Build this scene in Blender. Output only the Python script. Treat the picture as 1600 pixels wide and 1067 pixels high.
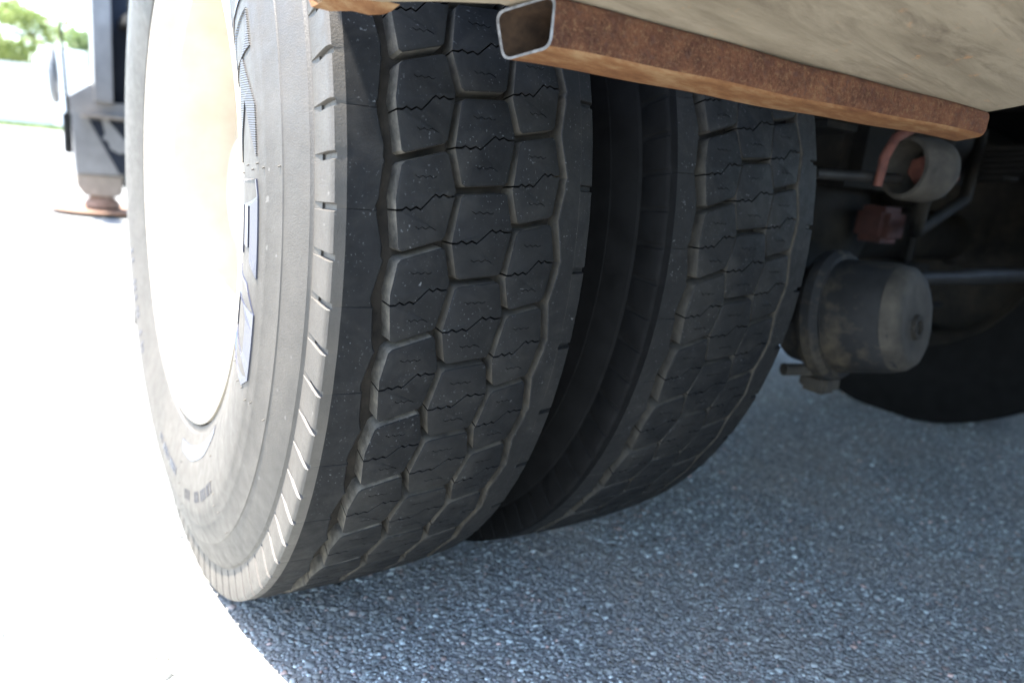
import bpy, bmesh, math, random
import numpy as np
from mathutils import Vector, Matrix
from mathutils.geometry import tessellate_polygon

for o in list(bpy.data.objects):
    bpy.data.objects.remove(o)
scn = bpy.context.scene
COL = scn.collection
R_ = math.radians
random.seed(7)
rng = np.random.default_rng(11)

# ------------------------------------------------------------------ camera
cam_d = bpy.data.cameras.new('camera')
cam = bpy.data.objects.new('camera', cam_d)
COL.objects.link(cam)
C_RT = Vector((0.82544984, -0.55530173, 0.10135358))
C_UP = Vector((0.05119282, 0.25245785, 0.96625273))
C_FW = Vector((0.56214932, 0.79240458, -0.23681875))
C_POS = Vector((-0.1886, -1.013, 0.5774))
cam.matrix_world = Matrix(((C_RT.x, C_UP.x, -C_FW.x, C_POS.x),
                           (C_RT.y, C_UP.y, -C_FW.y, C_POS.y),
                           (C_RT.z, C_UP.z, -C_FW.z, C_POS.z),
                           (0, 0, 0, 1)))
cam_d.sensor_width = 36
cam_d.lens = 25.51
cam_d.clip_start = 0.01
cam_d.clip_end = 2000
cam_d.dof.use_dof = True
cam_d.dof.focus_distance = 0.60
cam_d.dof.aperture_fstop = 4.5
scn.camera = cam

# ------------------------------------------------------------- sky and sun
SUN = Vector((-0.33, 0.14, 1.0)).normalized()
sun_el = math.asin(SUN.z)
sun_az = math.atan2(SUN.x, SUN.y)
world = bpy.data.worlds.new('World')
scn.world = world
world.use_nodes = True
wn = world.node_tree.nodes
wn.clear()
w_out = wn.new('ShaderNodeOutputWorld')
w_bg = wn.new('ShaderNodeBackground')
w_sky = wn.new('ShaderNodeTexSky')
w_sky.sky_type = 'NISHITA'
w_sky.sun_disc = False
w_sky.sun_elevation = sun_el
w_sky.sun_rotation = sun_az
w_sky.air_density = 1.0
w_sky.dust_density = 1.2
w_sky.ozone_density = 1.0
w_bg.inputs['Strength'].default_value = 0.15
world.node_tree.links.new(w_sky.outputs[0], w_bg.inputs[0])
world.node_tree.links.new(w_bg.outputs[0], w_out.inputs[0])
sun_d = bpy.data.lights.new('sun', 'SUN')
sun_d.energy = 4.6
sun_d.angle = R_(0.53)
sun_d.color = (1.0, 0.95, 0.88)
sun = bpy.data.objects.new('sun', sun_d)
sun.rotation_euler = SUN.to_track_quat('Z', 'Y').to_euler()
sun.location = SUN * 20
COL.objects.link(sun)

scn.view_settings.view_transform = 'Standard'
scn.view_settings.look = 'None'
scn.view_settings.gamma = 1
scn.view_settings.use_curve_mapping = False
scn.view_settings.exposure = 3.0
scn.render.engine = 'CYCLES'
scn.cycles.max_bounces = 8
scn.cycles.diffuse_bounces = 5

# --------------------------------------------------------------- materials
MATS = {}


class NT:
    """small helper round a node tree"""
    def __init__(self, name):
        self.m = bpy.data.materials.new(name)
        self.m.use_nodes = True
        self.t = self.m.node_tree
        self.b = self.t.nodes['Principled BSDF']
        self.pos = self.n('ShaderNodeNewGeometry').outputs['Position']
        self.bump_h = None

    def n(self, kind, **kw):
        nd = self.t.nodes.new(kind)
        for k, v in kw.items():
            setattr(nd, k, v)
        return nd

    def l(self, a, b):
        self.t.links.new(a, b)

    def mapped(self, scale=(1, 1, 1), rot=(0, 0, 0), src=None):
        mp = self.n('ShaderNodeMapping')
        mp.inputs['Scale'].default_value = scale
        mp.inputs['Rotation'].default_value = rot
        self.l(src or self.pos, mp.inputs['Vector'])
        return mp.outputs[0]

    def noise(self, scale, detail=4, rough=0.6, vec=None, distort=0.0):
        nd = self.n('ShaderNodeTexNoise')
        nd.inputs['Scale'].default_value = scale
        nd.inputs['Detail'].default_value = detail
        nd.inputs['Roughness'].default_value = rough
        nd.inputs['Distortion'].default_value = distort
        self.l(vec or self.pos, nd.inputs['Vector'])
        return nd.outputs[0]

    def ramp(self, f, stops):
        nd = self.n('ShaderNodeValToRGB')
        cr = nd.color_ramp
        while len(cr.elements) < len(stops):
            cr.elements.new(0.5)
        for e, (p, c) in zip(cr.elements, stops):
            e.position = p
            e.color = (c, c, c, 1) if isinstance(c, (int, float)) else (*c, 1)
        self.l(f, nd.inputs[0])
        return nd.outputs[0]

    def mix(self, f, a, b, mode='MIX'):
        nd = self.n('ShaderNodeMix', data_type='RGBA', blend_type=mode)
        for sock, v in ((nd.inputs[0], f), (nd.inputs[6], a), (nd.inputs[7], b)):
            if isinstance(v, (int, float)):
                sock.default_value = v if sock is nd.inputs[0] else (v, v, v, 1)
            elif isinstance(v, tuple):
                sock.default_value = (*v, 1)
            else:
                self.l(v, sock)
        return nd.outputs[2]

    def math(self, op, a, b=0.0):
        nd = self.n('ShaderNodeMath', operation=op)
        for s, v in ((nd.inputs[0], a), (nd.inputs[1], b)):
            if isinstance(v, (int, float)):
                s.default_value = v
            else:
                self.l(v, s)
        return nd.outputs[0]

    def bump(self, h, strength=0.4, dist=0.001):
        nd = self.n('ShaderNodeBump')
        nd.inputs['Strength'].default_value = strength
        nd.inputs['Distance'].default_value = dist
        self.l(h, nd.inputs['Height'])
        if self.bump_h:
            self.l(self.bump_h, nd.inputs['Normal'])
        self.bump_h = nd.outputs[0]
        self.l(self.bump_h, self.b.inputs['Normal'])

    def done(self, col=None, rough=0.6, metal=0.0, spec=None):
        for sock, v in (('Base Color', col), ('Roughness', rough), ('Metallic', metal)):
            if v is None:
                continue
            if isinstance(v, (int, float)):
                self.b.inputs[sock].default_value = v
            elif isinstance(v, tuple):
                self.b.inputs[sock].default_value = (*v, 1)
            else:
                self.l(v, self.b.inputs[sock])
        if spec is not None:
            self.b.inputs['Specular IOR Level'].default_value = spec
        MATS[self.m.name] = self.m
        return self.m


def m_tread():
    t = NT('tread_rubber')
    base = t.ramp(t.noise(55, 6, 0.7), [(0.3, (0.0062, 0.0065, 0.0068)), (0.7, (0.0125, 0.0130, 0.0134))])
    oi = t.n('ShaderNodeObjectInfo').outputs['Random']
    base = t.mix(t.math('MULTIPLY', oi, 0.55), base, (0.0175, 0.0172, 0.0162))
    dusty = t.ramp(t.noise(16, 5, 0.7, None, 0.8), [(0.48, 0.0), (0.72, 0.55)])
    base = t.mix(dusty, base, (0.030, 0.0285, 0.0255))
    # lint and grit stuck to the rubber: small flecks and hair-like scratches
    fleck = t.ramp(t.noise(420, 2, 0.5), [(0.66, 0.0), (0.71, 1.0)])
    clus = t.ramp(t.noise(38, 3, 0.6), [(0.42, 0.0), (0.7, 1.0)])
    base = t.mix(t.math('MULTIPLY', t.math('MULTIPLY', fleck, clus), 0.75), base, (0.14, 0.145, 0.145))
    hair = t.ramp(t.noise(60, 2, 0.5, t.mapped((1, 1, 9), (0.5, 0.3, 0.9)), 2.5), [(0.495, 0.0), (0.5, 1.0), (0.505, 0.0)])
    hc = t.ramp(t.noise(26, 2, 0.5), [(0.6, 0.0), (0.72, 1.0)])
    base = t.mix(t.math('MULTIPLY', t.math('MULTIPLY', hair, hc), 0.2), base, (0.10, 0.104, 0.106))
    t.bump(t.noise(900, 3, 0.6), 0.25, 0.0006)
    t.bump(t.noise(70, 3, 0.5), 0.2, 0.001)
    return t.done(base, t.ramp(t.noise(90, 3), [(0.3, 0.55), (0.7, 0.75)]), spec=0.13)


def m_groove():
    t = NT('dusty_lit_groove_rubber')
    c = t.ramp(t.noise(60, 5, 0.7), [(0.34, (0.042, 0.039, 0.034)), (0.5, (0.090, 0.082, 0.068)), (0.64, (0.140, 0.125, 0.100)), (0.8, (0.20, 0.172, 0.130))])  # dust tone brightened, side light on the first groove put into its colour
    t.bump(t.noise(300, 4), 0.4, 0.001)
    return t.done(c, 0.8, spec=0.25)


def m_sidewall():
    t = NT('sidewall_rubber')
    c = t.ramp(t.noise(22, 6, 0.65), [(0.3, (0.046, 0.041, 0.034)), (0.7, (0.068, 0.060, 0.050))])
    st = t.ramp(t.noise(170, 4, 0.7), [(0.35, 0.0), (0.75, 1.0)])
    c = t.mix(t.math('MULTIPLY', st, 0.25), c, (0.082, 0.073, 0.060))
    spot = t.ramp(t.noise(130, 1, 0.4), [(0.76, 0.0), (0.78, 1.0)])
    c = t.mix(t.math('MULTIPLY', spot, 0.5), c, (0.16, 0.15, 0.135))
    t.bump(t.noise(620, 4, 0.7), 0.55, 0.0008)
    return t.done(c, t.ramp(t.noise(60, 3), [(0.3, 0.42), (0.7, 0.6)]), spec=0.45)


def m_letter():
    t = NT('blue_sheen_lettering_rubber')
    c = t.ramp(t.noise(60, 4, 0.6), [(0.3, (0.026, 0.029, 0.046)), (0.7, (0.038, 0.042, 0.062))])  # blue sheen of the smooth letters put into the base colour
    t.bump(t.noise(200, 2), 0.1, 0.0005)
    return t.done(c, 0.22, spec=0.6)


def m_letter_hatched():
    t = NT('ribbed_lettering_rubber')
    w = t.n('ShaderNodeTexWave', wave_type='BANDS', bands_direction='Z')
    w.inputs['Scale'].default_value = 170
    t.l(t.pos, w.inputs['Vector'])
    t.bump(w.outputs[0], 0.8, 0.0012)
    return t.done((0.042, 0.041, 0.041), 0.45)


def m_print():
    t = NT('stamped_lettering_rubber')
    return t.done(t.ramp(t.noise(90), [(0.3, (0.020, 0.020, 0.024)), (0.7, (0.045, 0.044, 0.046))]), 0.5)


def m_white_paint():
    t = NT('white_wheel_paint')
    c = t.ramp(t.noise(9, 6, 0.65), [(0.3, (0.44, 0.375, 0.29)), (0.65, (0.56, 0.495, 0.40))])  # cream tint stands in for tan light reflected inside the wheel
    g = t.ramp(t.noise(40, 5, 0.7), [(0.58, 0.0), (0.8, 1.0)])
    c = t.mix(t.math('MULTIPLY', g, 0.35), c, (0.50, 0.41, 0.29))
    return t.done(c, 0.35)


def m_rust_dark():
    t = NT('scaled_rust')
    a = t.ramp(t.noise(48, 7, 0.72), [(0.28, (0.026, 0.012, 0.008)), (0.45, (0.058, 0.023, 0.013)), (0.60, (0.098, 0.042, 0.021)), (0.8, (0.155, 0.082, 0.040))])
    big = t.noise(9, 3, 0.5)
    a = t.mix(t.ramp(big, [(0.35, 0.0), (0.65, 0.6)]), a, (0.092, 0.036, 0.019), 'MIX')
    v = t.n('ShaderNodeTexVoronoi')
    v.inputs['Scale'].default_value = 260
    t.l(t.pos, v.inputs['Vector'])
    pit = t.ramp(v.outputs['Distance'], [(0.05, 0.0), (0.55, 1.0)])
    a = t.mix(t.math('MULTIPLY', t.ramp(t.noise(380, 5, .75), [(0.50, 0.0), (0.64, 1.0)]), 0.45), a, (0.195, 0.120, 0.060))
    a = t.mix(t.math('MULTIPLY', t.ramp(t.noise(190, 3, .7), [(0.55, 0.0), (0.66, 1.0)]), 0.6), a, (0.045, 0.020, 0.018))
    t.bump(pit, 0.35, 0.0012)
    t.bump(t.noise(170, 6, 0.75), 0.6, 0.0022)
    return t.done(a, 0.85, spec=0.2)


def m_rust_light():
    t = NT('orange_rust_and_bounce')
    vec = t.mapped((0.35, 1, 1), (0, 0, -0.2))
    a = t.ramp(t.noise(70, 6, 0.7, vec), [(0.28, (0.085, 0.032, 0.014)), (0.5, (0.155, 0.072, 0.029)), (0.72, (0.25, 0.160, 0.082))])  # rust tone; on the tube bottom it also carries the ground bounce
    t.bump(t.noise(260, 5, 0.7), 0.5, 0.0015)
    return t.done(a, 0.8, spec=0.25)


def m_cut_steel():
    t = NT('cut_steel_edge')
    a = t.ramp(t.noise(160, 4), [(0.3, (0.06, 0.058, 0.058)), (0.7, (0.15, 0.15, 0.155))])
    t.bump(t.noise(300, 3), 0.3, 0.0006)
    return t.done(a, 0.45, 0.5)


def m_cream():
    t = NT('weathered_cream_paint')
    v1 = t.mapped((1.0, 0.22, 1.0), (0, 0, 0.9))
    v2 = t.mapped((0.18, 1.0, 1.0), (0, 0, -0.25))
    a = t.ramp(t.noise(26, 7, 0.66, v2, 0.6), [(0.25, (0.120, 0.096, 0.066)), (0.5, (0.220, 0.184, 0.132)), (0.75, (0.285, 0.242, 0.180))])
    dk = t.ramp(t.noise(34, 6, 0.7, v2, 1.0), [(0.48, 0.0), (0.66, 1.0)])
    pat = t.ramp(t.noise(5.5, 3, 0.5), [(0.36, 0.1), (0.56, 1.0)])
    a = t.mix(t.math('MULTIPLY', t.math('MULTIPLY', dk, pat), 0.85), a, (0.085, 0.065, 0.046))
    a = t.mix(t.math('MULTIPLY', t.ramp(t.noise(60, 5, 0.7), [(0.62, 0.0), (0.72, 1.0)]), 0.5), a, (0.40, 0.20, 0.085))
    t.bump(t.noise(75, 6, 0.7, v2), 0.5, 0.0022)
    return t.done(a, 0.7, spec=0.3)


def m_simple(name, c1, c2, scale=20, rough=0.6, metal=0.0, bump=0.3, dirt=None):
    t = NT(name)
    a = t.ramp(t.noise(scale, 6, 0.65), [(0.3, c1), (0.7, c2)])
    if dirt:
        a = t.mix(t.ramp(t.noise(scale * 0.6, 5, 0.7), [(0.48, 0.0), (0.62, 0.85)]), a, dirt)
    t.bump(t.noise(scale * 8, 4), bump, 0.001)
    return t.done(a, rough, metal, spec=0.04 if max(c2) < 0.01 else 0.15 if max(c2) < 0.05 else 0.4)


def m_asphalt():
    t = NT('asphalt')
    v = t.n('ShaderNodeTexVoronoi')
    v.inputs['Scale'].default_value = 150
    t.l(t.pos, v.inputs['Vector'])
    sep = t.n('ShaderNodeSeparateColor')
    t.l(v.outputs['Color'], sep.inputs[0])
    st = t.ramp(sep.outputs[0], [(0.0, (0.17, 0.182, 0.184)), (0.45, (0.26, 0.28, 0.28)), (0.75, (0.35, 0.36, 0.35)), (1.0, (0.50, 0.50, 0.49))])
    e = t.ramp(v.outputs['Distance'], [(0.25, 1.0), (0.62, 0.0)])
    c = t.mix(e, (0.17, 0.18, 0.182), st)
    dust = t.ramp(t.noise(2.2, 5, 0.6), [(0.45, 0.0), (0.7, 0.55)])
    c = t.mix(dust, c, (0.31, 0.28, 0.235))
    t.bump(e, 0.8, 0.003)
    t.bump(t.noise(420, 4), 0.4, 0.001)
    return t.done(c, 0.8, spec=0.35)


def m_aggregate():
    t = NT('asphalt_aggregate')
    at = t.n('ShaderNodeAttribute', attribute_name='stone')
    c = at.outputs['Color']
    dust = t.ramp(t.noise(2.6, 5, 0.65), [(0.44, 0.0), (0.66, 0.7)])
    c = t.mix(dust, c, (0.31, 0.28, 0.235))
    c = t.mix(t.ramp(t.noise(500, 3), [(0.4, 0.0), (0.8, 0.4)]), c, (0.11, 0.113, 0.115))
    t.bump(t.noise(700, 3), 0.4, 0.0008)
    return t.done(c, t.ramp(t.noise(300, 2), [(0.3, 0.5), (0.7, 0.85)]), spec=0.45)


def m_leaf(name, c1, c2):
    t = NT(name)
    oi = t.n('ShaderNodeObjectInfo').outputs['Random']
    a = t.ramp(t.noise(0.9, 3), [(0.35, c1), (0.65, c2)])
    t.b.inputs['Transmission Weight'].default_value = 0.0
    m = t.done(a, 0.55)
    tr = t.n('ShaderNodeBsdfTranslucent')
    t.l(a, tr.inputs[0])
    mx = t.n('ShaderNodeMixShader')
    mx.inputs[0].default_value = 0.35
    t.l(t.b.outputs[0], mx.inputs[1])
    t.l(tr.outputs[0], mx.inputs[2])
    t.l(mx.outputs[0], t.t.nodes['Material Output'].inputs[0])
    return m


TREAD, GROOVE, SIDE, LETTER, HATCH, PRINT = m_tread(), m_groove(), m_sidewall(), m_letter(), m_letter_hatched(), m_print()
WHITE, RUSTD, RUSTL, CUT, CREAM = m_white_paint(), m_rust_dark(), m_rust_light(), m_cut_steel(), m_cream()
ASPH, AGGR = m_asphalt(), m_aggregate()
CHASSIS = m_simple('grimy_chassis_black', (0.008, 0.008, 0.008), (0.018, 0.017, 0.015), 14, 0.75, dirt=(0.030, 0.026, 0.020))
CHAMBER = m_simple('chipped_black_steel', (0.014, 0.014, 0.014), (0.026, 0.026, 0.026), 16, 0.75, 0.0, 0.3, dirt=(0.075, 0.062, 0.043))
MUD = m_simple('dried_mud_metal', (0.016, 0.014, 0.011), (0.058, 0.050, 0.038), 26, 0.85)
REDRUST = m_simple('red_oxide_metal', (0.055, 0.017, 0.011), (0.125, 0.042, 0.025), 60, 0.75)
DULLRED = m_simple('grimy_red_metal', (0.030, 0.014, 0.012), (0.075, 0.028, 0.022), 40, 0.7)
GREYP = m_simple('grey_stabilizer_paint', (0.165, 0.160, 0.155), (0.225, 0.220, 0.212), 12, 0.5)
NAVY = m_simple('dark_navy_paint', (0.010, 0.013, 0.020), (0.020, 0.024, 0.034), 6, 0.5)
BEIGE = m_simple('worn_beige_steel', (0.20, 0.165, 0.13), (0.29, 0.245, 0.20), 20, 0.6)
FOOTR = m_simple('rusted_foot_steel', (0.15, 0.085, 0.055), (0.26, 0.165, 0.115), 30, 0.75)
FARR = m_simple('shade_black_rubber', (0.005, 0.005, 0.005), (0.009, 0.009, 0.009), 30, 0.7)  # near-black rubber, deep shade put into its colour
GALV = m_simple('dull_steel_pipe', (0.014, 0.013, 0.012), (0.034, 0.031, 0.027), 30, 0.55, 0.2)
BWALL = m_simple('white_rendered_wall', (0.70, 0.69, 0.66), (0.80, 0.79, 0.77), 3, 0.7)
BROOF = m_simple('pale_metal_roof', (0.55, 0.55, 0.55), (0.66, 0.66, 0.66), 2, 0.5)
GLASSD = m_simple('dark_window_glass', (0.03, 0.035, 0.04), (0.05, 0.055, 0.06), 1, 0.1)
BARK = m_simple('bark', (0.07, 0.052, 0.037), (0.15, 0.12, 0.09), 6, 0.9)
LEAF1 = m_leaf('leaf_light_green', (0.15, 0.20, 0.05), (0.23, 0.28, 0.085))
LEAF2 = m_leaf('leaf_mid_green', (0.10, 0.155, 0.05), (0.155, 0.21, 0.075))
GRASS = m_leaf('grass_green', (0.10, 0.15, 0.04), (0.20, 0.23, 0.08))
REFL = m_simple('pale_lens', (0.14, 0.145, 0.145), (0.22, 0.225, 0.225), 30, 0.25)

# ------------------------------------------------------------ mesh helpers


def obj(name, me, parent=None, loc=None):
    o = bpy.data.objects.new(name, me)
    COL.objects.link(o)
    if parent:
        o.parent = parent
    if loc is not None:
        o.location = loc
    return o


def mesh(name, verts, faces, mats, midx=None, smooth=False, auto=None):
    me = bpy.data.meshes.new(name)
    me.from_pydata([tuple(v) for v in verts], [], faces)
    for m in (mats if isinstance(mats, (list, tuple)) else [mats]):
        me.materials.append(m)
    if midx is not None:
        me.polygons.foreach_set('material_index', midx)
    if smooth:
        me.polygons.foreach_set('use_smooth', [True] * len(me.polygons))
        if auto:
            me.set_sharp_from_angle(angle=R_(auto))
    me.update()
    return me


def from_bm(name, bm, mats, smooth=False, auto=35):
    bmesh.ops.recalc_face_normals(bm, faces=bm.faces)
    me = bpy.data.meshes.new(name)
    bm.to_mesh(me)
    bm.free()
    for m in (mats if isinstance(mats, (list, tuple)) else [mats]):
        me.materials.append(m)
    if smooth:
        me.polygons.foreach_set('use_smooth', [True] * len(me.polygons))
        me.set_sharp_from_angle(angle=R_(auto))
    return me


def box_bm(bm, lo, hi, bevel=0.0, mat=None):
    lo, hi = Vector(lo), Vector(hi)
    r = bmesh.ops.create_cube(bm, size=1.0)
    c, s = (lo + hi) / 2, hi - lo
    for v in r['verts']:
        v.co = Vector((v.co.x * s.x, v.co.y * s.y, v.co.z * s.z)) + c
    if bevel:
        ed = list({e for v in r['verts'] for e in v.link_edges})
        bmesh.ops.bevel(bm, geom=ed, offset=bevel, segments=2, affect='EDGES')
    return r


def box(name, lo, hi, mat, parent=None, bevel=0.004):
    bm = bmesh.new()
    box_bm(bm, lo, hi, bevel)
    return obj(name, from_bm(name, bm, mat), parent)


def prism(name, pts, y0, y1, mat, parent=None, bevel=0.004):
    """polygon given in x,z pushed from y0 to y1"""
    bm = bmesh.new()
    a = [bm.verts.new((p[0], y0, p[1])) for p in pts]
    b = [bm.verts.new((p[0], y1, p[1])) for p in pts]
    n = len(pts)
    bm.faces.new(a)
    bm.faces.new(b[::-1])
    for i in range(n):
        bm.faces.new((a[i], a[(i + 1) % n], b[(i + 1) % n], b[i]))
    if bevel:
        bmesh.ops.bevel(bm, geom=list(bm.edges), offset=bevel, segments=2, affect='EDGES')
    return obj(name, from_bm(name, bm, mat), parent)


def frame_of(axis):
    a = Vector(axis).normalized()
    u = a.orthogonal().normalized()
    return a, u, a.cross(u)


def lathe(name, prof, mat, origin=(0, 0, 0), axis=(1, 0, 0), seg=64, parent=None, auto=35, wob=0.0):
    """profile of (distance along the axis, radius) turned round the axis"""
    a, u, w = frame_of(axis)
    o = Vector(origin)
    vs, fs = [], []
    for i in range(seg):
        t = 2 * math.pi * i / seg
        d = u * math.cos(t) + w * math.sin(t)
        for k, (h, r) in enumerate(prof):
            rr = r * (1 + wob * math.sin(3 * t + k) * math.cos(5 * t + 2 * k))
            vs.append(o + a * h + d * rr)
    n = len(prof)
    for i in range(seg):
        j = (i + 1) % seg
        for k in range(n - 1):
            fs.append((i * n + k, j * n + k, j * n + k + 1, i * n + k + 1))
    return obj(name, mesh(name, vs, fs, mat, smooth=True, auto=auto), parent)


def tube(name, pts, r, mat, parent=None, seg=12):
    bm = bmesh.new()
    rings = []
    pts = [Vector(p) for p in pts]
    for i, p in enumerate(pts):
        d = (pts[min(i + 1, len(pts) - 1)] - pts[max(i - 1, 0)]).normalized()
        _, u, w = frame_of(d)
        rr = r[i] if isinstance(r, (list, tuple)) else r
        rings.append([bm.verts.new(p + (u * math.cos(2 * math.pi * k / seg) + w * math.sin(2 * math.pi * k / seg)) * rr) for k in range(seg)])
    for a, b in zip(rings, rings[1:]):
        # keep the rings from twisting
        best = min(range(seg), key=lambda s: sum((a[k].co - b[(k + s) % seg].co).length for k in range(0, seg, 3)))
        for k in range(seg):
            bm.faces.new((a[k], a[(k + 1) % seg], b[(k + 1 + best) % seg], b[(k + best) % seg]))
    bm.faces.new(rings[0][::-1])
    bm.faces.new(rings[-1])
    return obj(name, from_bm(name, bm, mat, True, 50), parent)


def hexnut(name, c, axis, r, h, mat, parent=None):
    return lathe(name, [(0, 0), (0, r * .98), (h * .8, r), (h, r * .82), (h, 0)], mat, c, axis, 6, parent, 20)


def thing(name, label, cat, loc=(0, 0, 0), group=None):
    o = bpy.data.objects.new(name, None)
    o.empty_display_size = 0.2
    COL.objects.link(o)
    o.location = loc
    o['label'] = label
    o['category'] = cat
    if group:
        o['group'] = group
    return o


def tag(o, label, cat, group=None):
    o['label'] = label
    o['category'] = cat
    if group:
        o['group'] = group
    return o


# ------------------------------------------------------------------ ground
def build_ground():
    n = 40
    xs = np.sinh(np.linspace(-6.2, 6.2, n)) * 1.6
    vs = [(x, y, 0.0) for y in xs for x in xs]
    fs = [(j * n + i, j * n + i + 1, (j + 1) * n + i + 1, (j + 1) * n + i) for j in range(n - 1) for i in range(n - 1)]
    g = obj('asphalt_ground', mesh('asphalt_ground', vs, fs, ASPH))
    g['kind'] = 'structure'


def build_aggregate():
    """the stones that stand out of the asphalt close to the wheels"""
    step = 0.0056
    xs = np.arange(-0.30, 2.05, step)
    ys = np.arange(-0.80, 0.62, step)
    X, Y = np.meshgrid(xs, ys)
    X = X.ravel() + rng.uniform(-.5, .5, X.size) * step
    Y = Y.ravel() + rng.uniform(-.5, .5, Y.size) * step
    keep = rng.random(X.size) < 0.93
    dist = np.hypot(X + .19, Y + 1.01)
    keep &= ~((dist > 1.6) & (rng.random(X.size) < 0.45))
    keep &= (X + 1.35 * (Y + 1.01) * 0 > -0.42)
    X, Y = X[keep], Y[keep]
    N = X.size
    rad = np.clip(rng.lognormal(math.log(0.0029), 0.40, N), 0.0011, 0.0075)
    hgt = 0.0003 + rad * rng.uniform(0.04, 0.27, N)
    ang0 = rng.uniform(0, 6.28, N)
    el = rng.uniform(0.65, 1.0, N)
    K = 4
    V = np.empty((N, 2 * K + 1, 3), np.float32)
    for k in range(K):
        a = ang0 + 2 * math.pi * k / K + rng.uniform(-.4, .4, N)
        r1 = rad * rng.uniform(.8, 1.15, N)
        cx, sy = np.cos(a) * r1, np.sin(a) * r1 * el
        V[:, k] = np.stack([X + cx, Y + sy, np.full(N, -0.0006)], -1)
        V[:, K + k] = np.stack([X + cx * .80, Y + sy * .80, hgt * rng.uniform(.75, 1.05, N)], -1)
    V[:, 2 * K] = np.stack([X, Y, hgt * rng.uniform(.95, 1.1, N)], -1)
    base = (np.arange(N) * (2 * K + 1))[:, None]
    tri = []
    for k in range(K):
        j = (k + 1) % K
        tri += [[k, j, K + j], [k, K + j, K + k], [K + k, K + j, 2 * K]]
    tri = np.array(tri)
    F = (base[:, :, None] + tri[None]).reshape(-1, 3)
    me = bpy.data.meshes.new('asphalt_stones')
    me.vertices.add(V.size // 3)
    me.vertices.foreach_set('co', V.reshape(-1))
    me.loops.add(F.size)
    me.loops.foreach_set('vertex_index', F.reshape(-1).astype(np.int32))
    me.polygons.add(len(F))
    me.polygons.foreach_set('loop_start', (np.arange(len(F)) * 3).astype(np.int32))
    me.polygons.foreach_set('loop_total', np.full(len(F), 3, np.int32))
    me.update(calc_edges=True)
    col = np.ones((N, 4), np.float32)
    v = rng.choice([0.12, 0.18, 0.25, 0.33, 0.46, 0.66], N, p=[.18, .25, .25, .18, .10, .04]) * rng.uniform(.8, 1.2, N)
    v = np.where(rng.random(N) < 0.03, 0.035, v)
    v = np.minimum(v * 1.25, 0.8)
    col[:, 0], col[:, 1], col[:, 2] = v * 0.90, v * 1.02, v * 1.01
    warm = rng.random(N) < 0.05
    col[warm, 0] = v[warm] * 1.35
    col[warm, 1] = v[warm] * 0.95
    col[warm, 2] = v[warm] * 0.80
    at = me.attributes.new('stone', 'FLOAT_COLOR', 'POINT')
    at.data.foreach_set('color', np.repeat(col, 2 * K + 1, axis=0).reshape(-1))
    me.materials.append(AGGR)
    o = obj('asphalt_stones', me)
    o['kind'] = 'stuff'
    o['label'] = 'grey stone chips showing in the asphalt surface under the truck'
    o['category'] = 'stones'


build_ground()
build_aggregate()

# ------------------------------------------------------------------- truck
truck = thing('truck', 'flatbed truck seen close behind its worn dual rear wheels and rusty tail plate', 'truck')

RT = 0.515                 # tyre radius
ZC = RT - 0.012            # axle height
NP = 44                    # tread pitches round the tyre
PD = 360.0 / NP
TH_A = 8.5                 # angle of one cross groove of the first block row
CROWN = 0.40
FLOOR = RT - 0.0185


def r_top(x):
    return RT - CROWN * (x - 0.122) ** 2


def cyl(x, th, r):
    t = R_(th)
    return (x, -r * math.cos(t), r * math.sin(t))


def zig(nodes):
    """periodic zigzag: nodes are (phase in degrees, x)"""
    nodes = sorted(((p % PD), x) for p, x in nodes)

    def f(ph):
        ph %= PD
        ext = [(nodes[-1][0] - PD, nodes[-1][1])] + nodes + [(nodes[0][0] + PD, nodes[0][1])]
        for (p0, x0), (p1, x1) in zip(ext, ext[1:]):
            if p0 <= ph <= p1:
                return x0 + (x1 - x0) * (ph - p0) / (p1 - p0 + 1e-9)
        return nodes[0][1]
    f.nodes = [p for p, _ in nodes]
    return f


g1_rib = zig([(-1.0, 0.0402), (0.2, 0.0394), (3.1, 0.0350), (4.0, 0.0346)])
g1_blk = zig([(-1.3, 0.0535), (0.0, 0.0535), (3.2, 0.0492), (4.2, 0.0492)])
c2 = zig([(0.8, 0.0938), (-2.9, 0.1022)])
c3 = zig([(-2.5, 0.1490), (-6.0, 0.1570)])
c4 = zig([(-5.1, 0.1995), (-1.0, 0.2062)])


def rows(hw):
    return [
        dict(c=0.0, s=1.5 / 0.045, xm=0.072, L=g1_blk, Rr=lambda p: c2(p) - hw, n=(g1_blk.nodes, c2.nodes)),
        dict(c=-2.75, s=0.5 / 0.045, xm=0.125, L=lambda p: c2(p) + hw, Rr=lambda p: c3(p) - hw, n=(c2.nodes, c3.nodes)),
        dict(c=-5.55, s=1.0 / 0.043, xm=0.178, L=lambda p: c3(p) + hw, Rr=lambda p: c4(p) - hw * 1.3, n=(c3.nodes, c4.nodes)),
    ]


GH = 0.34      # half width of a cross groove in degrees


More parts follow.
